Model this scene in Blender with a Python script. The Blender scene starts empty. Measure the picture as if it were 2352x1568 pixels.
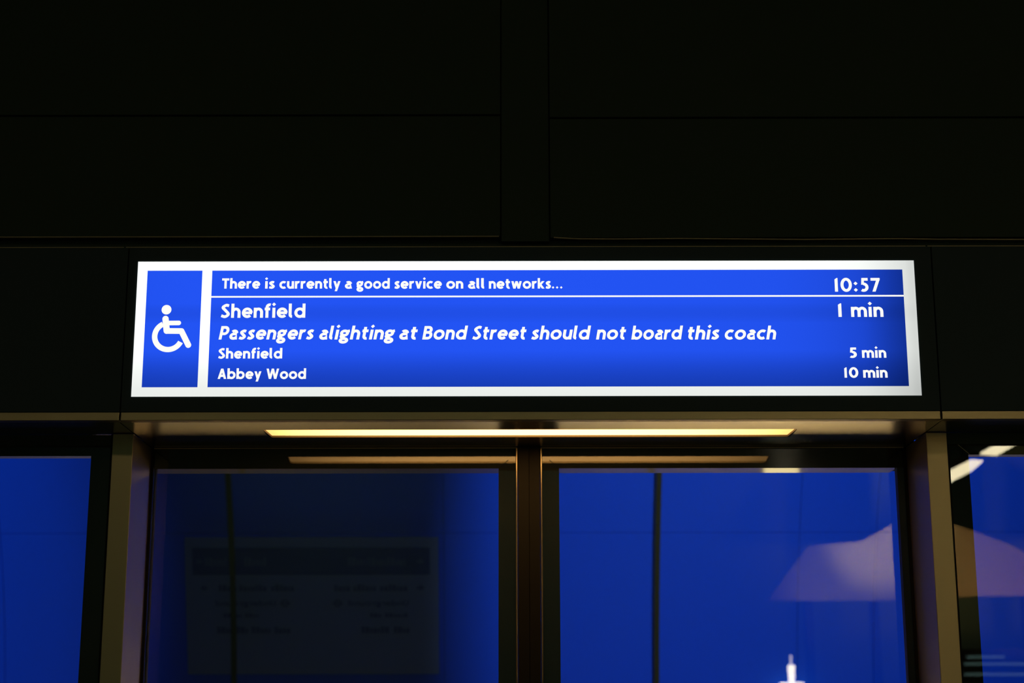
import bpy, bmesh, math
from mathutils import Matrix, Vector

S = bpy.context.scene
COL = S.collection

# ------------------------------------------------------------------ camera, world, exposure
F_PX = 3800.0
PITCH = math.atan(906 / F_PX)
ROLL = 26 / 15940
CAM_Z = 1.6
cam_d = bpy.data.cameras.new('camera')
cam_d.sensor_width = 36.0
cam_d.lens = F_PX / 2352 * 36.0
cam_d.clip_start = 0.05
cam_d.dof.use_dof = True
cam_d.dof.focus_distance = 4.45
cam_d.dof.aperture_fstop = 2.8
cam = bpy.data.objects.new('camera', cam_d)
cam.matrix_world = Matrix.Translation((0, 0, CAM_Z)) @ Matrix.Rotation(math.pi / 2 + PITCH, 4, 'X') @ Matrix.Rotation(-ROLL, 4, 'Z')
COL.objects.link(cam)
S.camera = cam

S.view_settings.view_transform = 'Standard'
S.view_settings.look = 'None'
S.view_settings.gamma = 1.0
S.view_settings.exposure = 0.0
S.view_settings.use_curve_mapping = False

W = bpy.data.worlds.new('world')
S.world = W
W.use_nodes = True
W.node_tree.nodes['Background'].inputs[0].default_value = (1.0, 0.85, 0.55, 1)
W.node_tree.nodes['Background'].inputs[1].default_value = 0.0


def area_light(name, loc, target, size, size_y, power, color, spread=math.pi):
    d = bpy.data.lights.new(name, 'AREA')
    d.shape = 'RECTANGLE'
    d.size, d.size_y = size, size_y
    d.energy = power
    d.color = color
    d.spread = spread
    o = bpy.data.objects.new(name, d)
    o.location = loc
    o.rotation_euler = (Vector(target) - Vector(loc)).to_track_quat('-Z', 'Y').to_euler()
    COL.objects.link(o)
    return o


# added wall washers, unseen behind the header, to light the blue wall (their housings are built further down)
WASH_R, WASH_L = (0.95, 5.20, 3.00), (-3.70, 5.20, 3.00)
area_light('added_wall_lamp', WASH_R, (1.1, 8.5, 2.3), 0.12, 0.25, 46, (0.90, 0.95, 1.0))
area_light('added_wall_lamp', WASH_L, (-3.3, 8.5, 2.3), 0.13, 0.25, 42, (0.90, 0.95, 1.0))
area_light('added_wall_lamp', (-0.75, 5.2, 3.0), (-.9, 8.5, 2.3), 0.1, 0.1, 1.1, (0.90, 0.95, 1.0))  # weak added fill for the dark area behind the left door
# added warm lamps low in the track bed, to brighten the pale lower wall
ADDED_TRACK_LAMPS = ((1.2, 25), (-1.3, 8))
for lx, lp in ADDED_TRACK_LAMPS:
    area_light('added_track_lamp', (lx, 6.4, 1.0), (lx, 8.55, 1.0), 1.6, 0.06, lp, (1.0, 0.78, 0.44), math.radians(62))
# added ceiling lamps behind the camera, put in to brighten the metal frame
for lx, lp in ((2.6, 14), (0.2, 3.4), (-2.6, 9.5)):
    area_light('added_platform_lamp', (lx, -1.6, 4.38), (lx, -1.0, 0), 0.9, 0.8, lp, (1.0, 0.80, 0.46))


for lx in (-1.6, 1.4):  # added unseen lamps that lift the rear wall mirrored in the glass
    area_light('added_rear_lamp', (lx, -3.0, 4.3), (lx, -4.6, 3.2), 1.2, 0.1, 4, (0.90, 1.0, 0.78))


# ------------------------------------------------------------------ helpers
def _ray(px, py):
    u, v = px - 1176, 784 - py
    c, s = math.cos(ROLL), math.sin(ROLL)
    u, v = u * c + v * s, -u * s + v * c
    cp, sp = math.cos(PITCH), math.sin(PITCH)
    return u, F_PX * cp - v * sp, F_PX * sp + v * cp


def on_y(px, py, Y):
    """x, z of the point of the plane at depth Y seen at that place of the photograph"""
    a, b, c = _ray(px, py)
    return a * Y / b, CAM_Z + c * Y / b


def on_z(px, py, Z):
    a, b, c = _ray(px, py)
    t = (Z - CAM_Z) / c
    return a * t, b * t


def box(bm, x0, x1, y0, y1, z0, z1):
    vs = [bm.verts.new((x, y, z)) for z in (z0, z1) for y in (y0, y1) for x in (x0, x1)]
    for q in ((0, 2, 3, 1), (4, 5, 7, 6), (0, 1, 5, 4), (2, 6, 7, 3), (0, 4, 6, 2), (1, 3, 7, 5)):
        bm.faces.new([vs[i] for i in q])


def prism_y(bm, pts, y0, y1):
    """closed outline in x,z swept between two depths"""
    a = [bm.verts.new((x, y0, z)) for x, z in pts]
    b = [bm.verts.new((x, y1, z)) for x, z in pts]
    n = len(pts)
    bm.faces.new(a)
    bm.faces.new(b[::-1])
    for i in range(n):
        bm.faces.new([a[i], b[i], b[(i + 1) % n], a[(i + 1) % n]])


def prism_z(bm, pts, z0, z1):
    a = [bm.verts.new((x, y, z0)) for x, y in pts]
    b = [bm.verts.new((x, y, z1)) for x, y in pts]
    n = len(pts)
    bm.faces.new(a[::-1])
    bm.faces.new(b)
    for i in range(n):
        bm.faces.new([a[(i + 1) % n], b[(i + 1) % n], b[i], a[i]])


def lathe(bm, prof, cx, cy, seg=32):
    rings = [[bm.verts.new((cx + r * math.cos(2 * math.pi * k / seg), cy + r * math.sin(2 * math.pi * k / seg), z)) for k in range(seg)] for r, z in prof]
    for a, b in zip(rings, rings[1:]):
        for k in range(seg):
            bm.faces.new([a[k], a[(k + 1) % seg], b[(k + 1) % seg], b[k]])
    bm.faces.new(rings[0][::-1])
    bm.faces.new(rings[-1])


def obj(name, bm, mat, parent=None, bevel=0.0):
    bmesh.ops.recalc_face_normals(bm, faces=bm.faces[:])
    me = bpy.data.meshes.new(name)
    bm.to_mesh(me)
    bm.free()
    me.materials.append(mat)
    o = bpy.data.objects.new(name, me)
    COL.objects.link(o)
    if parent:
        o.parent = parent
        o.matrix_parent_inverse = parent.matrix_world.inverted()
    if bevel:
        m = o.modifiers.new('bevel', 'BEVEL')
        m.width = bevel
        m.segments = 2
        m.limit_method = 'ANGLE'
    return o


def boxes(name, lst, mat, parent=None, bevel=0.0):
    bm = bmesh.new()
    for b in lst:
        box(bm, *b)
    return obj(name, bm, mat, parent, bevel)


def tag(o, label, cat, group=None):
    o['label'] = label
    o['category'] = cat
    if group:
        o['group'] = group
    return o


def thing(name, loc, label, cat, group=None):
    o = bpy.data.objects.new(name, None)
    o.location = loc
    o.empty_display_size = 0.1
    COL.objects.link(o)
    o.matrix_world = Matrix.Translation(loc)
    return tag(o, label, cat, group)


def struct(name, lst, mat, bevel=0.0):
    o = boxes(name, lst, mat, None, bevel)
    o['kind'] = 'structure'
    return o


# ------------------------------------------------------------------ materials
def mat_pr(name, col, rough=0.5, metal=0.0, spec=0.5, noise=None, bump=0.0, stretch=(1, 1, 1)):
    m = bpy.data.materials.new(name)
    m.use_nodes = True
    nt = m.node_tree
    b = nt.nodes['Principled BSDF']
    b.inputs['Base Color'].default_value = (*col, 1)
    b.inputs['Roughness'].default_value = rough
    b.inputs['Metallic'].default_value = metal
    b.inputs['Specular IOR Level'].default_value = spec
    if noise:
        tc = nt.nodes.new('ShaderNodeTexCoord')
        mp = nt.nodes.new('ShaderNodeMapping')
        mp.inputs['Scale'].default_value = stretch
        n = nt.nodes.new('ShaderNodeTexNoise')
        n.inputs['Scale'].default_value = noise
        n.inputs['Detail'].default_value = 3
        nt.links.new(tc.outputs['Object'], mp.inputs[0])
        nt.links.new(mp.outputs[0], n.inputs['Vector'])
        r = nt.nodes.new('ShaderNodeMapRange')
        r.inputs['To Min'].default_value = rough * 0.85
        r.inputs['To Max'].default_value = min(1, rough * 1.15)
        nt.links.new(n.outputs['Fac'], r.inputs['Value'])
        nt.links.new(r.outputs[0], b.inputs['Roughness'])
        if bump:
            bp = nt.nodes.new('ShaderNodeBump')
            bp.inputs['Strength'].default_value = bump
            bp.inputs['Distance'].default_value = 0.001
            nt.links.new(n.outputs['Fac'], bp.inputs['Height'])
            nt.links.new(bp.outputs[0], b.inputs['Normal'])
    return m


def mat_em(name, col, strength=1.0):
    m = bpy.data.materials.new(name)
    m.use_nodes = True
    nt = m.node_tree
    nt.nodes.clear()
    e = nt.nodes.new('ShaderNodeEmission')
    e.inputs[0].default_value = (*col, 1)
    e.inputs[1].default_value = strength
    o = nt.nodes.new('ShaderNodeOutputMaterial')
    nt.links.new(e.outputs[0], o.inputs[0])
    return m


def math_node(nt, op, a, b=None):
    n = nt.nodes.new('ShaderNodeMath')
    n.operation = op
    for i, v in enumerate((a, b)):
        if v is None:
            continue
        if isinstance(v, (int, float)):
            n.inputs[i].default_value = v
        else:
            nt.links.new(v, n.inputs[i])
    return n.outputs[0]


def ramp_node(nt, src, pts):
    r = nt.nodes.new('ShaderNodeValToRGB')
    r.color_ramp.interpolation = 'B_SPLINE' if len(pts) > 3 else 'EASE'
    while len(r.color_ramp.elements) < len(pts):
        r.color_ramp.elements.new(0.5)
    for e, (p, v) in zip(r.color_ramp.elements, pts):
        e.position = p
        e.color = (v, v, v, 1)
    nt.links.new(src, r.inputs[0])
    return r.outputs[0]


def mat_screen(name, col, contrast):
    """lit screen: banded brightness, panel ends a little dimmer"""
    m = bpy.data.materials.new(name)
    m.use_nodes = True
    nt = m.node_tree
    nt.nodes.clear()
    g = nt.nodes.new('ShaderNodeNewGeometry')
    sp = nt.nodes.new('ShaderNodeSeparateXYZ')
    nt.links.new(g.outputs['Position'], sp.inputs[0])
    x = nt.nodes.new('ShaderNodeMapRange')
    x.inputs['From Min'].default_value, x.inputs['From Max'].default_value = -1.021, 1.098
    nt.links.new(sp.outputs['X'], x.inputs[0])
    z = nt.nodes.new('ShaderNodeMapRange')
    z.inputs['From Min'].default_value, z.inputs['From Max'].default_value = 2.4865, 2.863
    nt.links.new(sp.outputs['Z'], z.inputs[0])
    rz = ramp_node(nt, z.outputs[0], [(0.0, .60), (.10, .66), (.26, .86), (.46, 1.24), (.61, .76), (.78, 1.26), (.94, 1.05)])  # uneven backlight painted into the emission, over height and then length
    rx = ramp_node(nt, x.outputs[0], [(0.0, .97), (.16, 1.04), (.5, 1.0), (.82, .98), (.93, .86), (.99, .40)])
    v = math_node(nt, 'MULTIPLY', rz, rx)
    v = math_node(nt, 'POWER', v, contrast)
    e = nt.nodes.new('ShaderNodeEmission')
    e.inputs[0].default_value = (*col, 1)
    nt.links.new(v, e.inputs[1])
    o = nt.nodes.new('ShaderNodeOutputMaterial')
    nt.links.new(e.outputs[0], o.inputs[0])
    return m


def mat_lamp(name, col, half, cx):
    """LED batten: brightest in the middle, dimmer towards both ends of the diffuser"""
    m = bpy.data.materials.new(name)
    m.use_nodes = True
    nt = m.node_tree
    nt.nodes.clear()
    g = nt.nodes.new('ShaderNodeNewGeometry')
    sp = nt.nodes.new('ShaderNodeSeparateXYZ')
    nt.links.new(g.outputs['Position'], sp.inputs[0])
    d = math_node(nt, 'ABSOLUTE', math_node(nt, 'SUBTRACT', sp.outputs['X'], cx))
    r = ramp_node(nt, math_node(nt, 'DIVIDE', d, half), [(0.0, 1.0), (.35, 1.0), (.65, .78), (.9, .42), (1.0, .26)])  # falloff towards the ends painted into the emission
    e = nt.nodes.new('ShaderNodeEmission')
    e.inputs[0].default_value = (*col, 1)
    nt.links.new(r, e.inputs[1])
    o = nt.nodes.new('ShaderNodeOutputMaterial')
    nt.links.new(e.outputs[0], o.inputs[0])
    return m


def mat_glass(name):
    """thin architectural glass: clear, with the two-sided Fresnel reflection of a pane"""
    m = bpy.data.materials.new(name)
    m.use_nodes = True
    nt = m.node_tree
    nt.nodes.clear()
    g = nt.nodes.new('ShaderNodeNewGeometry')
    dt = nt.nodes.new('ShaderNodeVectorMath')
    dt.operation = 'DOT_PRODUCT'
    nt.links.new(g.outputs['Normal'], dt.inputs[0])
    nt.links.new(g.outputs['Incoming'], dt.inputs[1])
    c = math_node(nt, 'ABSOLUTE', dt.outputs['Value'])
    q = math_node(nt, 'POWER', math_node(nt, 'SUBTRACT', 1.0, c), 5.0)
    f = math_node(nt, 'ADD', math_node(nt, 'MULTIPLY', q, 0.955), 0.045)
    t = nt.nodes.new('ShaderNodeBsdfTransparent')
    t.inputs[0].default_value = (.985, .99, .985, 1)
    gl = nt.nodes.new('ShaderNodeBsdfGlossy')
    gl.inputs['Roughness'].default_value = 0.0
    mx = nt.nodes.new('ShaderNodeMixShader')
    nt.links.new(f, mx.inputs[0])
    nt.links.new(t.outputs[0], mx.inputs[1])
    nt.links.new(gl.outputs[0], mx.inputs[2])
    o = nt.nodes.new('ShaderNodeOutputMaterial')
    nt.links.new(mx.outputs[0], o.inputs[0])
    return m


M = {
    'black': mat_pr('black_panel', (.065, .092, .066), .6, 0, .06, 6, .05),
    'black_glass': mat_pr('black_screen_glass', (.068, .098, .108), .5, 0, .06),
    'frit': mat_pr('black_frit', (.016, .017, .011), .7, 0, .1),
    'rubber': mat_pr('black_rubber', (.015, .013, .010), .6, 0, .2, 40, .1),
    'navy': mat_pr('navy_stile', (.014, .028, .07), .5, 0, .3),
    'metal': mat_pr('brushed_metal', (.60, .49, .28), .42, 1, .5, 30, .02, (1, 1, 30)),
    'soffit': mat_pr('satin_soffit_metal', (.64, .57, .42), .25, 1, .5, 30, .01, (.3, 30, 1)),
    'rail': mat_pr('rail_paint', (.05, .05, .065), .10, 0, .3),
    'edge': mat_pr('polished_edge_metal', (.95, .80, .56), .28, 1),
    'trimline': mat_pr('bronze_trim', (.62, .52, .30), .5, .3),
    'wall': mat_pr('blue_tunnel_wall', (.0045, .068, .85), .7, 0, .05, 4),
    'joint': mat_pr('dark_joint', (.002, .02, .25), .8, 0, .1),
    'cream': mat_pr('cream_cladding', (.72, .62, .42), .6, 0, .3, 8),
    'conduit': mat_pr('dark_brown_conduit', (.022, .020, .006), .6, 0, .2),
    'sign_face': mat_pr('sign_face', (.11, .18, .46), .6, 0, .2),
    'sign_band': mat_pr('sign_band', (.004, .015, .26), .6, 0, .2),
    'sign_ink': mat_pr('sign_ink', (.03, .05, .24), .6, 0, .2),
    'sign_ink_light': mat_pr('sign_ink_light', (.05, .09, .36), .6, 0, .2),
    'backwall': mat_pr('dim_platform_wall', (.42, .66, .52), .8, 0, .2, 5, .1),
    'grey': mat_pr('dark_grey_coat', (.05, .05, .05), .6, 0, .3),
    'floor': mat_pr('terrazzo_floor', (.16, .15, .13), .5, 0, .4, 60),
    'concrete': mat_pr('dark_concrete', (.03, .03, .03), .9, 0, .2, 5, .2),
    'glass': mat_glass('clear_glass'),
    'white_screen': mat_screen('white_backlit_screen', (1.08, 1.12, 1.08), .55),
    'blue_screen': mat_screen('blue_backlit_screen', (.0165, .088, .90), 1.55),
    'white_text': mat_em('white_screen_text', (1.0, 1.0, .95), 1.0),
    'lamp': mat_lamp('warm_lamp_diffuser', (5.6, 2.9, .84), .738, .049),
    'lamp_side': mat_pr('lamp_recess', (.16, .13, .09), .5, 0, .3),
    'tube': mat_em('ceiling_tube', (12.5, 10.8, 6.8)),
    'totem_lamp': mat_em('totem_lamp_glass', (16.0, 14.5, 10.5)),
    'totem_tip': mat_em('totem_tip_glass', (6.0, 5.4, 4.6)),
    'bulkhead': mat_em('bulkhead_glass', (3.6, 2.9, 1.35)),
    'board_row': mat_em('departure_row', (.35, .60, .55)),
}

# ------------------------------------------------------------------ setting: the screen-door wall
FR = 4.35                 # front face of header and lintel
XC = 0.049                # middle of the doorway
XL, XR = XC - 1.104, XC + 1.104     # inner faces of the two jambs
JOINT_L, JOINT_R = -1.049, 1.148
SOFFIT = 2.422
LINTEL_TOP = 2.4445
HEAD_TOP = 2.903
SIDE = 3.6                # half length that is built along the platform
GAP = 0.0022

# upper cladding: two wide panels and a narrow recessed one between them
UP = 4.36
zu = 2.937
zs = on_y(600, 265, UP)[1]
xa, xb = on_y(1152, 400, UP)[0], on_y(1260, 400, UP)[0]
struct('wall_upper_left', [(-SIDE, xa - .004, UP, UP + .03, zu, zs - .003), (-SIDE, xa - .004, UP, UP + .03, zs + .003, 4.6)], M['black'], .001)
struct('wall_upper_right', [(xb + .004, SIDE, UP, UP + .03, zu - .004, zs - .012), (xb + .004, SIDE, UP, UP + .03, zs - .006, 4.6)], M['black'], .001)
struct('wall_upper_middle', [(xa, xb, UP + .008, UP + .03, zu - .012, 4.6)], M['black'])
struct('wall_upper_backing', [(-SIDE, SIDE, UP + .035, UP + .05, HEAD_TOP - .03, 4.6)], M['black'])
# thin bronze trims under the upper panels and along the top of the header
struct('trim_1', [(-SIDE, on_y(1146, 543, FR)[0], UP - .004, UP + .004, zu - .0021, zu)], M['trimline'])
bm = bmesh.new()
wave = [(1272, 545), (1330, 548), (1420, 548.5), (1560, 547), (1720, 548.5), (1850, 549.5), (1960, 548.5), (2060, 547.5), (2150, 549), (2352, 549.5), (2760, 550)]
pw = [on_y(x, y, UP - .004) for x, y in wave]
for (x0, z0), (x1, z1) in zip(pw, pw[1:]):
    prism_y(bm, [(x0, z0 - .0012), (x1, z1 - .0012), (x1, z1 + .0012), (x0, z0 + .0012)], UP - .004, UP + .004)
t = obj('trim_2', bm, M['trimline'])
t['kind'] = 'structure'
gl, gr = on_y(287, 567, FR)[0], on_y(2128, 567, FR)[0]
struct('trim_3', [(-SIDE, gl - .003, FR - .001, FR + .004, HEAD_TOP, HEAD_TOP + .002)], M['trimline'])
struct('trim_4', [(gl + .003, gr - .003, FR - .001, FR + .004, HEAD_TOP, HEAD_TOP + .002)], M['trimline'])
struct('trim_5', [(gr + .003, SIDE, FR - .001, FR + .004, HEAD_TOP, HEAD_TOP + .002)], M['trimline'])

# lintel: three fascia lengths, then the soffit plates behind them (the middle one holds the strip light)
struct('trim_6', [(-SIDE, JOINT_L - GAP, FR, FR + .03, SOFFIT, LINTEL_TOP)], M['metal'], .0012)
struct('trim_7', [(JOINT_L + GAP, JOINT_R - GAP, FR, FR + .03, SOFFIT, LINTEL_TOP)], M['metal'], .0012)
struct('trim_8', [(JOINT_R + GAP, SIDE, FR, FR + .03, SOFFIT, LINTEL_TOP)], M['metal'], .0012)
LX0, LX1, LY0, LY1 = -.688, .787, 4.497, 4.620
LEAF = 4.782              # front glass of the sliding leaves
sb = (SOFFIT + .0005, SOFFIT + .012)
bm = bmesh.new()
x0, x1 = XL + .001, XR - .001
box(bm, x0, x1, FR + .031, LY0, *sb)
box(bm, x0, x1, LY1, LEAF - .012, *sb)
box(bm, x0, LX0, LY0, LY1, *sb)
box(bm, LX1, x1, LY0, LY1, *sb)
so = obj('ceiling_soffit_middle', bm, M['soffit'])
so['kind'] = 'structure'
struct('ceiling_soffit_left', [(-SIDE, XL - .002, FR + .031, 4.62, *sb)], M['soffit'])
struct('ceiling_soffit_right', [(XR + .002, SIDE, FR + .031, 4.62, *sb)], M['soffit'])
# jambs
JF = 4.545
struct('trim_9', [(XL - .058, XL, JF, LEAF + .004, 0, SOFFIT - .001)], M['metal'], .0015)
struct('trim_10', [(XR, XR + .058, JF, LEAF + .004, 0, SOFFIT - .001)], M['metal'], .0015)

# ------------------------------------------------------------------ header panels either side of the display
HB = (FR, FR + .04, LINTEL_TOP + .001, HEAD_TOP)
hl = boxes('header_panel', [(-SIDE, JOINT_L - .002, *HB)], M['black_glass'])
tag(hl, 'plain black header panel left of the train display', 'panel', 'blank header panels')
hr = boxes('header_panel', [(JOINT_R + .002, SIDE, *HB)], M['black_glass'])
tag(hr, 'plain black header panel right of the train display', 'panel', 'blank header panels')

# ------------------------------------------------------------------ the lettering: a humanist railway face drawn stroke by stroke
H = .098                  # half the stroke
XH = .73


def arc(cx, cy, rx, ry, a0, a1, n=18):
    return [(cx + rx * math.cos(math.radians(a0 + (a1 - a0) * i / n)), cy + ry * math.sin(math.radians(a0 + (a1 - a0) * i / n))) for i in range(n + 1)]


def spline(p, n=8):
    q = [(2 * p[0][0] - p[1][0], 2 * p[0][1] - p[1][1])] + p + [(2 * p[-1][0] - p[-2][0], 2 * p[-1][1] - p[-2][1])]
    out = []
    for i in range(1, len(q) - 2):
        for k in range(n):
            t = k / n
            out.append(tuple(.5 * (2 * q[i][d] + (q[i + 1][d] - q[i - 1][d]) * t + (2 * q[i - 1][d] - 5 * q[i][d] + 4 * q[i + 1][d] - q[i + 2][d]) * t * t + (3 * q[i][d] - q[i - 1][d] - 3 * q[i + 1][d] + q[i + 2][d]) * t ** 3) for d in (0, 1)))
    return out + [p[-1]]


def dia(x0, y0, x1, y1, w=.215):
    """slanted stroke with level ends"""
    return ('P', [(x0 - w / 2, y0), (x0 + w / 2, y0), (x1 + w / 2, y1), (x1 - w / 2, y1)])


def dot(cx, cy, r=.135):
    return ('P', [(cx - r, cy), (cx, cy - r), (cx + r, cy), (cx, cy + r)])


def bowl(cx, rx=.285):
    return ('O', arc(cx, XH / 2, rx, XH / 2 - H + .012, 0, 360, 40)[:-1])


ARCH_Y = .40
AY = XH - H - ARCH_Y + .008


def arch(x0, x1):
    return arc((x0 + x1) / 2, ARCH_Y, (x1 - x0) / 2, AY, 180, 0) + [(x1, 0)]


G = {
    'T': (.66, [[(.0, 1 - H), (.66, 1 - H)], [(.33, 1), (.33, 0)]]),
    'h': (.63, [[(H, 0), (H, 1.03)], arch(H, .63 - H)]),
    'n': (.63, [[(H, 0), (H, XH)], arch(H, .63 - H)]),
    'm': (1.02, [[(H, 0), (H, XH)], arch(H, .51), arch(.51, 1.02 - H)]),
    'u': (.63, [[(.63 - H, 0), (.63 - H, XH)], [(H, XH)] + arc(.315, XH - ARCH_Y, .315 - H, AY, 180, 360)]),
    'r': (.44, [[(H, 0), (H, XH)], arc(.34, .36, .34 - H, AY + .04, 180, 72)]),
    'i': (.23, [[(.115, 0), (.115, XH)], dot(.115, .975)]),
    'l': (.29, [[(H, 1.03), (H, .225)] + arc(.225, .225, .225 - H, .225 - H, 180, 275, 10)]),
    'o': (.76, [bowl(.38)]),
    'd': (.74, [bowl(.37, .272), [(.74 - H, 0), (.74 - H, 1.03)]]),
    'b': (.74, [bowl(.37, .272), [(H, 0), (H, 1.03)]]),
    'e': (.70, [[(.10, .36), (.68, .36)], arc(.36, XH / 2, .265, XH / 2 - H + .012, 0, 318, 32)]),
    'c': (.60, [arc(.37, XH / 2, .275, XH / 2 - H + .012, 52, 308, 28)]),
    'a': (.58, [[(.58 - H, 0), (.58 - H, .46)] + arc(.30, .45, .182, .19, 0, 140, 14), [(.50, .415), (.30, .415)] + arc(.29, .25, .19, .165, 90, 270, 16) + [(.36, .085), (.49, .16)]]),
    'g': (.64, [('O', arc(.29, .475, .205, .165, 0, 360, 30)[:-1]), [(.43, .60), (.62, .645)], spline([(.17, .34), (.10, .24), (.19, .135), (.36, .10)]), ('O', arc(.315, -.07, .225, .135, 0, 360, 30)[:-1])]),
    's': (.50, [spline([(.44, .60), (.29, .642), (.13, .535), (.25, .385), (.40, .215), (.26, .088), (.04, .135)])]),
    'S': (.60, [spline([(.53, .875), (.35, .915), (.13, .75), (.31, .53), (.50, .27), (.29, .085), (.03, .155)])]),
    't': (.46, [[(.19, .93), (.19, .255)] + arc(.345, .255, .155, .17, 180, 290, 10), [(.02, XH - .09), (.43, XH - .09)]]),
    'f': (.42, [[(.17, 0), (.17, .77)] + arc(.345, .77, .175, .175, 180, 70, 10), [(.01, XH - .09), (.38, XH - .09)]]),
    'y': (.64, [dia(.11, XH, .33, .02), dia(.545, XH, .245, -.26)]),
    'v': (.64, [dia(.11, XH, .32, 0), dia(.53, XH, .32, 0)]),
    'w': (.98, [dia(.11, XH, .29, 0), dia(.49, XH, .29, 0), dia(.49, XH, .69, 0), dia(.87, XH, .69, 0)]),
    'k': (.62, [[(H, 0), (H, 1.03)], dia(.50, XH, .18, .34, .25), dia(.22, .40, .50, 0, .25)]),
    'P': (.62, [[(H, 0), (H, 1)], [(H, 1 - H), (.32, 1 - H)] + arc(.32, .665, .205, .237, 90, -90, 16) + [(H, .428)]]),
    'B': (.66, [[(H, 0), (H, 1)], [(H, 1 - H), (.33, 1 - H)] + arc(.33, .715, .185, .187, 90, -90, 14) + [(H, .528)], [(H, .528), (.36, .528)] + arc(.36, .313, .20, .215, 90, -90, 14) + [(H, H)]]),
    'A': (.80, [dia(.115, 0, .40, 1), dia(.685, 0, .40, 1), [(.2, .30), (.6, .30)]]),
    'W': (1.20, [dia(.11, 1, .35, 0), dia(.60, 1, .35, 0), dia(.60, 1, .85, 0), dia(1.09, 1, .85, 0)]),
    'U': (.70, [[(H, 1), (H, .34)] + arc(.35, .34, .35 - H, .34 - H, 180, 360, 18) + [(.70 - H, 1)]]),
    '1': (.40, [('P', [(.12, 0), (.32, 0), (.32, 1.0), (.25, 1.0), (.12, .90)])]),
    '0': (.74, [('O', arc(.37, .5, .27, .5 - H + .012, 0, 360, 40)[:-1])]),
    '5': (.62, [[(.56, 1 - H), (.22, 1 - H)], ('P', [(.12, .50), (.29, .54), (.33, 1), (.15, 1)]), [(.20, .52)] + arc(.27, .325, .22, .238, 100, -125, 22)]),
    '7': (.66, [[(.03, 1 - H), (.62, 1 - H)], dia(.22, 0, .54, .95, .21)]),
    ':': (.30, [dot(.15, .60, .135), dot(.15, .125, .135)]),
    '.': (.29, [dot(.145, .11, .12)]),
}
SIDE_BEARING = .048


def glyph_run(text, shear=0.0, H=H):
    """filled polygons of a line of text in cap-height units, plus its width"""
    polys, x = [], 0.0
    for ch in text:
        if ch == ' ':
            x += .33
            continue
        w, strokes = G[ch]
        x += SIDE_BEARING
        for s in strokes:
            if s and s[0] == 'P':
                polys.append([(px + x, py) for px, py in s[1]])
                continue
            closed = s[0] == 'O'
            pts = s[1] if closed else s
            pts = [(px + x, py) for px, py in pts]
            pts = [p for i, p in enumerate(pts) if i == 0 or math.hypot(p[0] - pts[i - 1][0], p[1] - pts[i - 1][1]) > .008]
            n = len(pts)
            off = []
            for i in range(n):
                dirs = []
                for a, b in ((i - 1, i), (i, i + 1)):
                    if not closed and (a < 0 or b > n - 1):
                        continue
                    p, q = pts[a % n], pts[b % n]
                    L = math.hypot(q[0] - p[0], q[1] - p[1]) or 1e-9
                    dirs.append(((q[0] - p[0]) / L, (q[1] - p[1]) / L))
                nx = -sum(d[1] for d in dirs) / len(dirs)
                ny = sum(d[0] for d in dirs) / len(dirs)
                k = min(2.0, 1 / max(.3, nx * nx + ny * ny))
                off.append((nx * k * H, ny * k * H))
            for i in range(n if closed else n - 1):
                j = (i + 1) % n
                polys.append([(pts[i][0] + off[i][0], pts[i][1] + off[i][1]), (pts[i][0] - off[i][0], pts[i][1] - off[i][1]),
                              (pts[j][0] - off[j][0], pts[j][1] - off[j][1]), (pts[j][0] + off[j][0], pts[j][1] + off[j][1])])
        x += w + SIDE_BEARING
    polys = [[(px + py * shear, py) for px, py in p] for p in polys]
    xs = [px for p in polys for px, _ in p]
    lo = min(xs)
    return [[(px - lo, py) for px, py in p] for p in polys], max(xs) - lo


def add_text(bm, text, x0, x1, z, cap, y, shear=0.0, mirror=False):
    polys, w = glyph_run(text, shear, .107 if cap < .0335 else .100)
    sx = (x1 - x0) / w
    for p in polys:
        vs = [bm.verts.new(((x1 - px * sx) if mirror else (x0 + px * sx), y, z + py * cap)) for px, py in p]
        f = bm.faces.new(vs)
        f.normal_update()
        if f.normal.y > 0:
            f.normal_flip()


def flat_obj(name, bm, mat, parent):
    me = bpy.data.meshes.new(name)
    bm.to_mesh(me)
    bm.free()
    me.materials.append(mat)
    o = bpy.data.objects.new(name, me)
    COL.objects.link(o)
    o.parent = parent
    o.matrix_parent_inverse = parent.matrix_world.inverted()
    return o


# ------------------------------------------------------------------ the train display in the middle header bay
disp = thing('train_information_display', (XC, FR, LINTEL_TOP), 'wide lit blue train display with white border above the glass doors', 'information display')
boxes('bezel', [(JOINT_L + .002, JOINT_R - .002, *HB)], M['black_glass'], disp)
SX0, SX1, SZ0, SZ1 = -1.0215, 1.0985, 2.4866, 2.8628
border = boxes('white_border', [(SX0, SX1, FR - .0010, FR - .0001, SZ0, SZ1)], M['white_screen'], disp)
zt = on_y(1176, 620.5, FR)[1]
zb = on_y(1176, 888, FR)[1]
ix0, ix1 = on_y(339.5, 621, FR)[0], on_y(465.3, 621, FR)[0]
mx0, mx1 = on_y(488, 621, FR)[0], on_y(2072, 620, FR)[0]
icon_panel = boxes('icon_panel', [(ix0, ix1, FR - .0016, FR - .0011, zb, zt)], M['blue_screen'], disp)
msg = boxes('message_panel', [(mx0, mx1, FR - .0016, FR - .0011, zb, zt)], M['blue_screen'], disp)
zd0, zd1 = on_y(1176, 682.6, FR)[1], on_y(1176, 679, FR)[1]
boxes('divider_line', [(mx0, mx1, FR - .0021, FR - .0017, zd0, zd1)], M['white_text'], msg)
TY = FR - .0022
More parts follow.
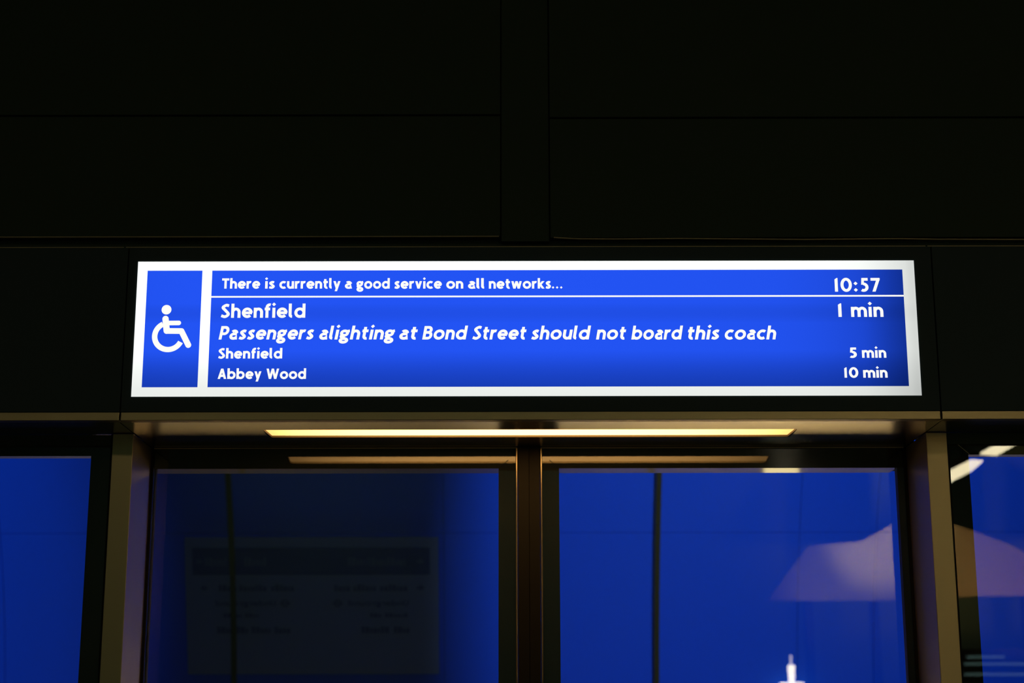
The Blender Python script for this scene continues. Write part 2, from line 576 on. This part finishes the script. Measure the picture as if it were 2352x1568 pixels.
LINES = (
    # words with their ends in the photograph; baseline, capital height, slant
    ([('There', 509.5, 597.5), ('is', 608, 631), ('currently', 641.4, 781.7), ('a', 792, 808.5), ('good', 818.7, 895), ('service', 906, 1015),
      ('on', 1025, 1064), ('all', 1075, 1112), ('networks', 1122.8, 1265.6), ('...', 1267.4, 1292)], 662.5, 23.3, 0),
    ([('10:57', 1918, 2022.5)], 669.5, 31.3, 0),
    ([('Shenfield', 507, 701)], 729.5, 31.5, 0),
    ([('1', 1926, 1933.6)], 727.5, 31.0, 0),
    ([('min', 1955.3, 2029.5)], 727.5, 31.5, 0),
    ([('Passengers', 502, 721), ('alighting', 733, 907), ('at', 917, 959.5), ('Bond', 969.7, 1075), ('Street', 1084.5, 1209.5), ('should', 1220, 1358),
      ('not', 1369, 1438.6), ('board', 1450, 1569.6), ('this', 1580.6, 1653.3), ('coach', 1665, 1783.4)], 779.3, 30.8, .17),
    ([('Shenfield', 501, 648)], 823, 23.4, 0),
    ([('5', 1952, 1968.5)], 821.3, 23.4, 0),
    ([('min', 1980.3, 2036)], 821.3, 23.8, 0),
    ([('Abbey', 499.8, 600), ('Wood', 611.5, 702.6)], 869.8, 23.6, 0),
    ([('10', 1940, 1972)], 867, 23.6, 0),
    ([('min', 1983, 2039)], 867, 23.8, 0))
for words_, base, cap, shear in LINES:
    bm = bmesh.new()
    for text, pl, pr in words_:
        xl, _ = on_y(pl, base, TY)
        xr, _ = on_y(pr, base, TY)
        _, z1 = on_y((pl + pr) / 2, base - cap, TY)
        _, zm = on_y((pl + pr) / 2, base, TY)
        add_text(bm, text, xl, xr, zm, z1 - zm, TY, shear)
    flat_obj('lettering', bm, M['white_text'], msg)


# wheelchair symbol: head, trunk, arm, seat and leg, and the open wheel
def ribbon(bm, pts, w, y, cap=True):
    """flat band along a centreline with round ends, in the display plane"""
    n = len(pts)
    L, R = [], []
    for i, (x, z) in enumerate(pts):
        a, b = pts[max(0, i - 1)], pts[min(n - 1, i + 1)]
        dx, dz = b[0] - a[0], b[1] - a[1]
        d = math.hypot(dx, dz)
        L.append((x - dz / d * w / 2, z + dx / d * w / 2))
        R.append((x + dz / d * w / 2, z - dx / d * w / 2))
    for i in range(n - 1):
        bm.faces.new([bm.verts.new((p[0], y, p[1])) for p in (L[i], R[i], R[i + 1], L[i + 1])])
    if cap:
        for p in pts if len(pts) < 8 else (pts[0], pts[-1]):
            bm.faces.new([bm.verts.new((p[0] + w / 2 * math.cos(a * math.pi / 12), y, p[1] + w / 2 * math.sin(a * math.pi / 12))) for a in range(24)])


def ic(u, v):
    return on_y(260 + u / 3.92, 560 + v / 3.92, TY)


mm = (ic(100, 0)[0] - ic(0, 0)[0]) / 100
bm = bmesh.new()
hx, hz = ic(480, 592)
bm.faces.new([bm.verts.new((hx + 44 * mm * math.cos(a * math.pi / 18), TY, hz + 44 * mm * math.sin(a * math.pi / 18))) for a in range(36)])
ribbon(bm, [ic(471, 674), ic(482, 782)], 56 * mm, TY)
ribbon(bm, [ic(490, 712), ic(590, 711)], 42 * mm, TY)
ribbon(bm, [ic(482, 783), ic(614, 784)], 52 * mm, TY)
ribbon(bm, [ic(614, 784), ic(676, 910)], 52 * mm, TY)
wx, wz = ic(497, 830)
ribbon(bm, arc(wx, wz, 122 * mm, 122 * mm, 116, 334, 48), 48 * mm, TY, False)
for f in bm.faces:
    f.normal_update()
    if f.normal.y > 0:
        f.normal_flip()
flat_obj('wheelchair_symbol', bm, M['white_text'], icon_panel)

# ------------------------------------------------------------------ strip light in the soffit
sl = thing('strip_light', (XC, (LY0 + LY1) / 2, SOFFIT), 'long warm white strip light recessed in the metal soffit above the doors', 'light')
bm = bmesh.new()
dz0, dz1 = SOFFIT + .006, SOFFIT + .010
prism_z(bm, [(LX0 + .001, LY0 + .001), (LX1 - .001, LY0 + .001), (LX1 - .009, LY1 - .005), (LX0 + .009, LY1 - .005)], dz0, dz1)
obj('diffuser', bm, M['lamp'], sl)
bm = bmesh.new()
box(bm, LX0 + .001, LX1 - .001, LY1 - .0045, LY1 - .0005, SOFFIT + .001, SOFFIT + .012)
prism_z(bm, [(LX0 + .0005, LY0 + .001), (LX0 + .0085, LY1 - .005), (LX0 + .0005, LY1 - .005)], SOFFIT + .001, SOFFIT + .012)
prism_z(bm, [(LX1 - .0005, LY0 + .001), (LX1 - .0005, LY1 - .005), (LX1 - .0085, LY1 - .005)], SOFFIT + .001, SOFFIT + .012)
obj('recess_lip', bm, M['lamp_side'], sl)
boxes('housing', [(LX0, LX1, LY0, LY1, SOFFIT + .014, SOFFIT + .020)], M['grey'], sl)

# ------------------------------------------------------------------ sliding door leaves
FB = LEAF + .007          # the black border printed behind the glass
PT = on_y(1176, 1075, FB)[1]          # top of the clear opening
RD = .094                 # depth of the top rail
MEET_L, MEET_R = .0133, .0843


def leaf(xo, xi, xm, side, label):
    """xo jamb side of the clear opening, xi meeting side, xm metal meeting edge; side -1 left, 1 right"""
    d = thing('sliding_door', ((xo + xm) / 2, LEAF, 0), label, 'door', 'sliding glass doors')
    xe = XL + .008 if side < 0 else XR - .008      # jamb side of the leaf
    top = SOFFIT - .0006
    x0, x1 = min(xe, xm), max(xe, xm)
    boxes('glass', [(x0 + .002, x1 - .003, LEAF, LEAF + .006, 0.02, top - .004)], M['glass'], d)
    a, b = min(xo, xi), max(xo, xi)
    boxes('border', [(x0, x1, FB, FB + .004, PT, top), (min(xi, xm), max(xi, xm), FB, FB + .03, 0.02, PT)], M['frit'], d)
    boxes('stile', [(min(xe, xo), max(xe, xo), FB + .001, FB + .03, 0.02, PT)], M['navy'], d)
    boxes('top_rail', [(a, b, FB + .004, FB + RD, PT, top)], M['rail'], d)
    xj = XL + .0006 if side < 0 else XR - .0006
    boxes('jamb_seal', [(min(xe, xj), max(xe, xj), LEAF, FB + .05, 0.02, top)], M['rubber'], d)
    boxes('top_trim', [(x0, x1, LEAF - .003, LEAF + .004, top - .0028, top)], M['trimline'], d)
    # the frame's mitre
    bm = bmesh.new()
    mx, mz = xi, PT
    ex, ez = xm - (xm - xi) * .45, PT + abs(xm - xi) * .45
    w = .0008
    prism_y(bm, [(mx - w, mz), (mx + w, mz), (ex + w, ez), (ex - w, ez)], LEAF - .0012, LEAF - .0002)
    obj('mitre_joint', bm, M['rubber'], d)
    # rounded metal edge and the rubber nose beyond it
    bm = bmesh.new()
    r = .0032
    pts = [(xm - side * 0 + r * math.cos(t), LEAF - .002 + r * 1.6 * math.sin(t)) for t in [k * math.pi / 8 for k in range(16)]]
    prism_z(bm, pts, 0.02, top - .002)
    obj('metal_edge', bm, M['edge'], d)
    xc = XC - .0001 if side < 0 else XC + .0001
    xs = xm + .0035 if side < 0 else xm - .0035
    boxes('rubber_edge', [(min(xc, xs), max(xc, xs), LEAF - .012, LEAF + .04, 0.02, top)], M['rubber'], d, .002)
    return d


leaf(on_y(345, 1075, FB)[0], on_y(1145, 1075, FB)[0], MEET_L, -1, 'left sliding glass door, dark sign seen behind its pane')
leaf(on_y(2060, 1075, FB)[0], on_y(1284, 1075, FB)[0], MEET_R, 1, 'right sliding glass door, bright blue behind its pane')

# ------------------------------------------------------------------ fixed glass panels outside the jambs
PF = 4.560
PB = PF + .007
for side, label in ((-1, 'fixed glass panel left of the doorway, blue behind its pane'), (1, 'fixed glass panel right of the doorway, lamp streaks reflected in its pane')):
    xi = XC + side * 1.2245          # clear opening starts
    xj = XC + side * 1.170           # glass edge beside the jamb
    xe = side * SIDE
    d = thing('fixed_glass_panel', ((xi + xe) / 2, PF, 0), label, 'glass panel', 'fixed glass panels')
    zo = on_y(1176, 1045, PB)[1]
    zg = on_y(2260, 1020, PF)[1]
    top = SOFFIT - .0003
    s = lambda a, b: (min(a, b), max(a, b))
    boxes('glass', [(*s(xj, xe), PF, PF + .006, 0.02, zg if side > 0 else top)], M['glass'], d)
    boxes('border', [(*s(xj, xe), PB, PB + .004, zo, zg if side > 0 else top), (*s(xj, xi), PB, PB + .03, 0.02, zo)], M['frit'], d)
    boxes('top_rail', [(*s(xi, xe), PB + .004, PB + .043, zo, top)], M['rail'], d)
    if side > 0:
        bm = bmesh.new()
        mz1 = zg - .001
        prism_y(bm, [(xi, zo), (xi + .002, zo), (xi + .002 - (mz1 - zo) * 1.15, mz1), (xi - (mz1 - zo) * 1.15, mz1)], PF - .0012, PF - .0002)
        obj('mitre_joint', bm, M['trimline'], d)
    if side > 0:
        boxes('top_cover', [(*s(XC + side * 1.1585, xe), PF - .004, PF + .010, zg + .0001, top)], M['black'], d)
    boxes('edge_gasket', [(*s(XC + side * 1.163, xj - side * .001), PF - .002, PF + .03, 0.02, top if side < 0 else zg)], M['rubber'], d)

# ------------------------------------------------------------------ the far side of the track
TC_Y, TC_Z, TR = 5.72, 1.30, 2.90


def wall_y(z, r=TR):
    return TC_Y + math.sqrt(max(0, r * r - (z - TC_Z) ** 2))


def wall_strip(bm, x0, x1, z0, z1, r0=TR, r1=TR + .04, n=24):
    a0, a1 = math.asin((z0 - TC_Z) / TR), math.asin((z1 - TC_Z) / TR)
    rows = []
    for i in range(n + 1):
        a = a0 + (a1 - a0) * i / n
        rows.append([bm.verts.new((x, TC_Y + r * math.cos(a), TC_Z + r * math.sin(a))) for x, r in ((x0, r0), (x1, r0), (x1, r1), (x0, r1))])
    for p, q in zip(rows, rows[1:]):
        for k in range(4):
            bm.faces.new([p[k], p[(k + 1) % 4], q[(k + 1) % 4], q[k]])
    bm.faces.new(rows[0])
    bm.faces.new(rows[-1][::-1])


BAND = 1.685
seams = [-5.6, -4.2, -2.575, -1.40, -.345, .735, 1.445, 1.832, 2.9, 4.2, 6.2]
zrow = on_y(600, 1225, 8.33)[1]
bm = bmesh.new()
for a, b in zip(seams, seams[1:]):
    for z0, z1 in ((BAND + .004, zrow - .0015), (zrow + .0015, 3.0), (3.003, 4.0)):
        wall_strip(bm, a + .0015, b - .0015, z0, z1)
w = obj('wall_far', bm, M['wall'])
w['kind'] = 'structure'
bm = bmesh.new()
wall_strip(bm, seams[0], seams[-1], -.6, 4.0, TR + .035, TR + .08)
w = obj('wall_far_backing', bm, M['joint'])
w['kind'] = 'structure'
bm = bmesh.new()
wall_strip(bm, seams[0], seams[-1], .9, BAND, TR - .005, TR + .03)
w = obj('wall_far_lower', bm, M['cream'])
w['kind'] = 'structure'
struct('floor_track', [(-5.6, 6.2, 4.95, 8.9, -1.2, -1.1)], M['concrete'])

for x, label in ((-1.401, 'dark vertical conduit on the blue wall, crossing the dark sign'), (.725, 'dark vertical conduit on the blue wall behind the right door')):
    bm = bmesh.new()
    wall_strip(bm, x - .0125, x + .0125, BAND + .02, 3.7, TR - .085, TR - .062)
    o = obj('cable_conduit', bm, M['conduit'])
    for zc in (1.78, 3.3):
        bm = bmesh.new()
        wall_strip(bm, x - .006, x + .006, zc - .01, zc + .01, TR - .064, TR + .002, 2)
        obj('clamp', bm, M['grey'], o)
    tag(o, label, 'conduit', 'conduits up the blue tunnel wall')

# unlit direction sign on the far wall, its writing reversed, tilted with the wall
TILT = math.radians(20.5)
sz = 2.250
sy = wall_y(sz) - .040
X0, X1 = -1.643, -.372
sgn = thing('direction_sign', ((X0 + X1) / 2, sy, sz), 'unlit dark sign with reversed writing behind the left sliding door', 'sign')
Ht = .363


def tilted(o):
    """turn a part built flat about the sign's middle to lie along the wall"""
    c = Vector(((X0 + X1) / 2, sy, sz))
    o.data.transform(Matrix.Translation(c) @ Matrix.Rotation(TILT, 4, 'X') @ Matrix.Translation(-c))
    return o


tilted(boxes('board', [(X0, X1, sy - .008, sy + .008, sz - Ht, sz + Ht - .02)], M['sign_face'], sgn))


def sp(px, py):
    """sign coordinates of a place on the photographed sign"""
    x = X0 + (px - 424) / (1009 - 424) * (X1 - X0)
    z = sz + Ht - .02 - (py - 1232) / (1550 - 1232) * (2 * Ht - .02)
    return x, z


a, b = sp(441, 1318), sp(989, 1255)
band = tilted(boxes('header_band', [(a[0], b[0], sy - .0095, sy - .0082, a[1], b[1])], M['sign_band'], sgn))
bm = bmesh.new()
yb = sy - .0100
def word(px0, px1, py, hpx=16):
    """a word too faint to read, drawn as its uneven run of letter blocks"""
    x = px0
    k = 0
    while x < px1 - 3:
        wd = (7, 9, 6, 8, 5)[k % 5]
        tall = (1.0, .72, .72, .95, .72)[(k * 3 + int(px0)) % 5]
        p, q = sp(x, py + hpx / 2), sp(min(px1, x + wd), py + hpx / 2 - hpx * tall)
        vs = [bm.verts.new((u, yb, v)) for u, v in ((p[0], p[1]), (q[0], p[1]), (q[0], q[1]), (p[0], q[1]))]
        bm.faces.new(vs)
        x += wd + 2
        k += 1
def arrow(cx, cy, d):
    p = [sp(cx - d * 9, cy), sp(cx + d * 3, cy - 8), sp(cx + d * 3, cy - 3), sp(cx + d * 10, cy - 3), sp(cx + d * 10, cy + 3), sp(cx + d * 3, cy + 3), sp(cx + d * 3, cy + 8)]
    vs = [bm.verts.new((u, yb, v)) for u, v in p]
    bm.faces.new(vs)
def roundel(cx, cy):
    c = sp(cx, cy)
    r = .020
    for k in range(24):
        a0, a1 = k * math.pi / 12, (k + 1) * math.pi / 12
        bm.faces.new([bm.verts.new((c[0] + q * math.cos(t), yb, c[1] + q * math.sin(t))) for q, t in ((r, a0), (r, a1), (r * .6, a1), (r * .6, a0))])
    bm.faces.new([bm.verts.new((c[0] + u * r * 1.35, yb, c[1] + v * r * .2)) for u, v in ((-1, -1), (1, -1), (1, 1), (-1, 1))])
arrow(969, 1348, -1)
arrow(465, 1348, 1)
for w_ in ((874, 940, 1348), (812, 868, 1348), (768, 806, 1348), (622, 674, 1348), (548, 616, 1348), (500, 542, 1348), (885, 940, 1412, 10), (850, 880, 1412, 10), (560, 592, 1412, 10), (510, 552, 1412, 10),
           (905, 942, 1446), (830, 898, 1446), (628, 664, 1446), (575, 620, 1446), (495, 566, 1446)):
    word(*w_)
roundel(775, 1384)
roundel(653, 1384)
for pl, pr in ((800, 940), (492, 632)):
    (x0, z0), (x1, _) = sp(pl, 1390), sp(pr, 1390)
    add_text(bm, 'Underground', x0, x1, z0, .030, yb, 0, True)
for f in bm.faces:
    f.normal_update()
    if f.normal.y > 0:
        f.normal_flip()
tilted(flat_obj('lettering', bm, M['sign_ink'], sgn))
bm = bmesh.new()
yb = sy - .0102
for w_ in ((800, 935, 1287, 20), (560, 612, 1287, 20), (470, 520, 1287, 20)):
    bm = bmesh.new()
    word(*w_)
    tilted(flat_obj('lettering', bm, M['sign_ink_light'], band))
for w_ in ((969, 1287, -1), (455, 1287, 1)):
    bm = bmesh.new()
    arrow(*w_)
    tilted(flat_obj('arrow', bm, M['sign_ink_light'], band))
for xq in (X0 + .3, X1 - .34):
    boxes('bracket', [(xq, xq + .04, sy + .009, wall_y(sz) + .01, sz - .02, sz + .02)], M['grey'], sgn)

# bulkhead light low on the far wall: it shows only as a glint under the right door's top rail
bx, bz = 1.40, 1.775
bl = thing('bulkhead_light', (bx, wall_y(bz), bz), 'small warm bulkhead light low on the far wall, a glint under the right door rail', 'light')
yb2 = wall_y(bz)
boxes('base_plate', [(bx - .10, bx + .10, yb2 - .035, yb2 + .02, bz - .06, bz + .06)], M['grey'], bl, .004)
boxes('lens', [(bx - .09, bx + .09, yb2 - .065, yb2 - .036, bz - .05, bz + .05)], M['bulkhead'], bl, .008)

# added washers, unseen: housing with an invented side shade that ends the wash of light over the left door
for (x, y, z), s_, label in ((WASH_R, -1, 'added wall washer light over the track, right of the doorway'), (WASH_L, 1, 'added wall washer light over the track, left of the doorway')):
    d = thing('added_wall_washer', (x, y, z), label, 'light', 'added wall washers behind the header')
    boxes('housing', [(x - .09, x + .09, y - .16, y - .02, z - .16, z + .16)], M['grey'], d, .004)
    bm = bmesh.new()
    edge_px = 1075 if s_ < 0 else 285      # where the wash ends on the wall
    ed = []
    for py, yw in ((1568, 8.6), (1085, 8.2)):
        xw, zw = on_y(edge_px, py, yw)
        t_ = .8 / (yw - y)
        ed.append((x + (xw - x) * t_, z + (zw - z) * t_))
    (ea, za), (eb, zb_) = ed
    def ex(zq): return ea + (eb - ea) * (zq - za) / (zb_ - za)
    x0 = x + s_ * .10
    z0, z1 = z - .44, z + .50
    vv = [bm.verts.new(v) for v in ((x0, y - .03, z0), (ex(z0), y + .8, z0), (ex(z0) + s_ * .012, y + .8, z0), (x0 + s_ * .012, y - .03, z0),
                                    (x0, y - .03, z1), (ex(z1), y + .8, z1), (ex(z1) + s_ * .012, y + .8, z1), (x0 + s_ * .012, y - .03, z1))]
    for q in ((0, 1, 2, 3), (4, 7, 6, 5), (0, 4, 5, 1), (1, 5, 6, 2), (2, 6, 7, 3), (3, 7, 4, 0)):
        bm.faces.new([vv[i] for i in q])
    obj('added_shade', bm, M['concrete'], d)  # unseen plate added to cut the wash and darken the wall
# back of the header over the track, which carries the added washers
struct('wall_header_back', [(XL - .05, XR + .05, LEAF + .105, LEAF + .16, 2.375, 4.6), (-5.6, XL - .05, LEAF + .105, LEAF + .16, 2.47, 4.6), (XR + .05, 6.2, LEAF + .105, LEAF + .16, 2.47, 4.6)], M['concrete'])
struct('ceiling_track', [(-5.6, 6.2, LEAF + .13, 8.2, 4.0, 4.1)], M['concrete'])

# ------------------------------------------------------------------ the platform behind the camera, seen only as reflections
BACK = -2.40
struct('floor', [(-6, 7, -4.6 - .2, LEAF + .16, -.1, 0)], M['floor'])
REAR = -4.6
struct('wall_back', [(-6, 7, REAR - .2, REAR, 0, 4.6)], M['backwall'])
struct('ceiling', [(-6, 7, REAR - .2, LEAF + .16, 4.6, 4.75)], M['concrete'])


def mirrored(px, py, glass, depth):
    """x, z of a point at that real depth whose mirror image in the glass is seen there"""
    return on_y(px, py, 2 * glass - depth)


d = [mirrored(px, py, LEAF, BACK) for px, py in ((1760, 1380), (1852, 1257), (1880, 1252), (1976, 1244), (2043, 1207), (2050, 1210), (2057, 1380))]
bm = bmesh.new()
prism_y(bm, d, BACK + .002, BACK + .05)
o = obj('cladding_panel', bm, M['cream'], None, .004)
tag(o, 'pale lit cladding panel reflected in the right sliding door', 'wall panel', 'lit cladding panels across the platform')
px_edge = d[-1][0]
for q_ in (d[1][0], d[-1][0] - .15):
    boxes('post', [(q_ - .03, q_ + .03, BACK - .06, BACK + .001, 0, d[0][1] + .2)], M['grey'], o)
d2 = [mirrored(px, py, PF, BACK) for px, py in ((2120, 1372), (2120, 1200), (2188, 1206), (2236, 1222), (2300, 1245), (2352, 1270), (2440, 1325), (2480, 1366))]
d2 = [(max(x, px_edge + .01), z) for x, z in d2]
bm = bmesh.new()
prism_y(bm, d2, BACK + .002, BACK + .05)
o = obj('cladding_panel', bm, M['cream'], None, .004)
tag(o, 'pale lit cladding panel reflected in the right fixed glass', 'wall panel', 'lit cladding panels across the platform')
for q_ in (d2[0][0] + .15, d2[-3][0]):
    boxes('post', [(q_ - .03, q_ + .03, BACK - .06, BACK + .001, 0, d2[0][1] + .2)], M['grey'], o)

# totem with a lamp head
ty = -.94
tx, tz = mirrored(1819, 1567, LEAF, ty)
tt = thing('totem_light', (tx, ty, 0), 'white lit totem lamp reflected at the bottom of the right sliding door', 'light')
u = 2 * LEAF - ty
k = u / F_PX
zz = lambda py: mirrored(1819, py, LEAF, ty)[1]
bm = bmesh.new()
lathe(bm, [(6.5 * k, tz), (8.5 * k, zz(1530)), (8 * k, zz(1527))], tx, ty)
obj('lamp_head', bm, M['totem_lamp'], tt)
bm = bmesh.new()
lathe(bm, [(2.8 * k, zz(1527)), (2.4 * k, zz(1504))], tx, ty, 16)
obj('tip', bm, M['totem_tip'], tt)
bm = bmesh.new()
lathe(bm, [(27 * k, tz - .05), (27 * k, tz)], tx, ty)
obj('collar', bm, M['totem_lamp'], tt)
bm = bmesh.new()
lathe(bm, [(.13, 0), (.10, .04), (.08, tz - .051)], tx, ty)
obj('post', bm, M['grey'], tt)

# two suspended tube lights and a small spot
CZ = 3.2
for quad, label in ((((2176, 1086), (2231, 1058), (2258, 1060), (2230, 1083), (2178, 1110)), 'lower tube light reflected as a streak beside the right jamb'),
                    (((2252, 1043), (2296, 1018), (2344, 1015), (2290, 1046)), 'upper tube light reflected as a streak on the right fixed glass')):
    pts = []
    for px, py in quad:
        x, yv = on_z(px, py, CZ)
        pts.append((x, 2 * PF - yv))
    cx = sum(p[0] for p in pts) / len(pts)
    cy = sum(p[1] for p in pts) / len(pts)
    d = thing('tube_light', (cx, cy, CZ), label, 'light', 'tube lights over the platform')
    bm = bmesh.new()
    prism_z(bm, pts, CZ, CZ + .01)
    obj('diffuser', bm, M['tube'], d)
    bm = bmesh.new()
    prism_z(bm, pts, CZ + .011, CZ + .06)
    obj('housing', bm, M['grey'], d)
    boxes('hanger', [(cx - .01, cx + .01, cy - .01, cy + .01, CZ + .06, 4.6)], M['grey'], d)

# added, unseen track lights low beyond the platform edge, each under a visor that keeps its light off the blue wall
for lx, label in ((1.2, 'added low track light beyond the right sliding door'), (-1.3, 'added low track light beyond the left sliding door')):
    d = thing('added_track_light', (lx, 6.4, -1.1), label, 'light', 'added track lights')
    boxes('housing', [(lx - .85, lx + .85, 6.22, 6.38, .92, 1.08)], M['grey'], d)
    boxes('added_visor', [(lx - 1.13, lx + 1.13, 7.2, 7.21, 1.255, 1.62), (lx - 1.13, lx + 1.13, 6.3, 7.2, 1.60, 1.62)], M['concrete'], d)  # unseen plates added to block light from the blue wall
    boxes('post', [(lx - .03, lx + .03, 6.27, 6.33, -1.1, .92), (lx - .82, lx - .79, 6.27, 6.30, 1.08, 1.60), (lx + .79, lx + .82, 6.27, 6.30, 1.08, 1.60)], M['grey'], d)

# housings of the added platform luminaires under the ceiling
for x, label in ((2.6, 'added ceiling luminaire over the platform, to the right'), (.2, 'added ceiling luminaire over the platform, straight behind the camera'), (-2.6, 'added ceiling luminaire over the platform, to the left')):
    d = thing('added_ceiling_luminaire', (x, -1.6, 4.6), label, 'light', 'added platform ceiling luminaires')
    boxes('housing', [(x - .5, x + .5, -2.05, -1.15, 4.40, 4.6)], M['grey'], d, .005)

DBY = BACK + .4
for lx, label in ((-1.6, 'added slim ceiling light washing the rear platform wall, left'), (1.4, 'added slim ceiling light washing the rear platform wall, right')):
    d = thing('added_rear_wall_light', (lx, -2.95, 4.6), label, 'light', 'added lights washing the rear wall')
    boxes('housing', [(lx - .62, lx + .62, -2.98, -2.86, 4.22, 4.6)], M['grey'], d, .005)

# a departure board on the back wall: three faint rows in the right fixed glass
p = mirrored(2212, 1556, PF, DBY + .06)
q = mirrored(2420, 1496, PF, DBY + .06)
db = thing('departure_board', ((p[0] + q[0]) / 2, DBY, p[1]), 'dim board with glowing rows reflected low in the right fixed glass', 'information display')
boxes('board', [(p[0] - .01, q[0], DBY, DBY + .05, p[1] - .03, q[1] + .02)], M['grey'], db)
for a_, b_, c_ in ((2222, 2308, 1508), (2216, 2410, 1524), (2216, 2410, 1548)):
    u0, v0 = mirrored(a_, c_ + 3, PF, DBY + .06)
    u1, v1 = mirrored(b_, c_ - 3, PF, DBY + .06)
    boxes('row', [(u0, u1, DBY + .051, DBY + .056, v0, v1)], M['board_row'], db)

boxes('post', [(q[0] - .3, q[0] - .24, DBY - .06, DBY - .001, 0, q[1])], M['grey'], db)
boxes('foot', [(q[0] - .42, q[0] - .12, DBY - .2, DBY + .1, 0, .02)], M['grey'], db)

# warm totem uplight plus two added spots beside it, to brighten the pale cladding
hot = mirrored(2015, 1225, LEAF, BACK)
for x0, tgt, pw_, ang in ((1.9, (2.55, 2.75), 100, 50), (3.2, (3.4, 2.8), 170, 50), (hot[0] - .15, (hot[0], hot[1] + .04), 420, 30)):
    sd = bpy.data.lights.new('totem_and_added_spot', 'SPOT')
    sd.energy = pw_
    sd.color = (1.0, .56, .18) if x0 > 3 else (1.0, .78, .42)
    sd.spot_size = math.radians(ang)
    sd.spot_blend = 1.0
    sd.shadow_soft_size = .04
    so_ = bpy.data.objects.new('totem_and_added_spot', sd)
    so_.location = (x0, -.75, 2.05)
    so_.rotation_euler = (Vector((tgt[0], BACK, tgt[1])) - Vector(so_.location)).to_track_quat('-Z', 'Y').to_euler()
    COL.objects.link(so_)
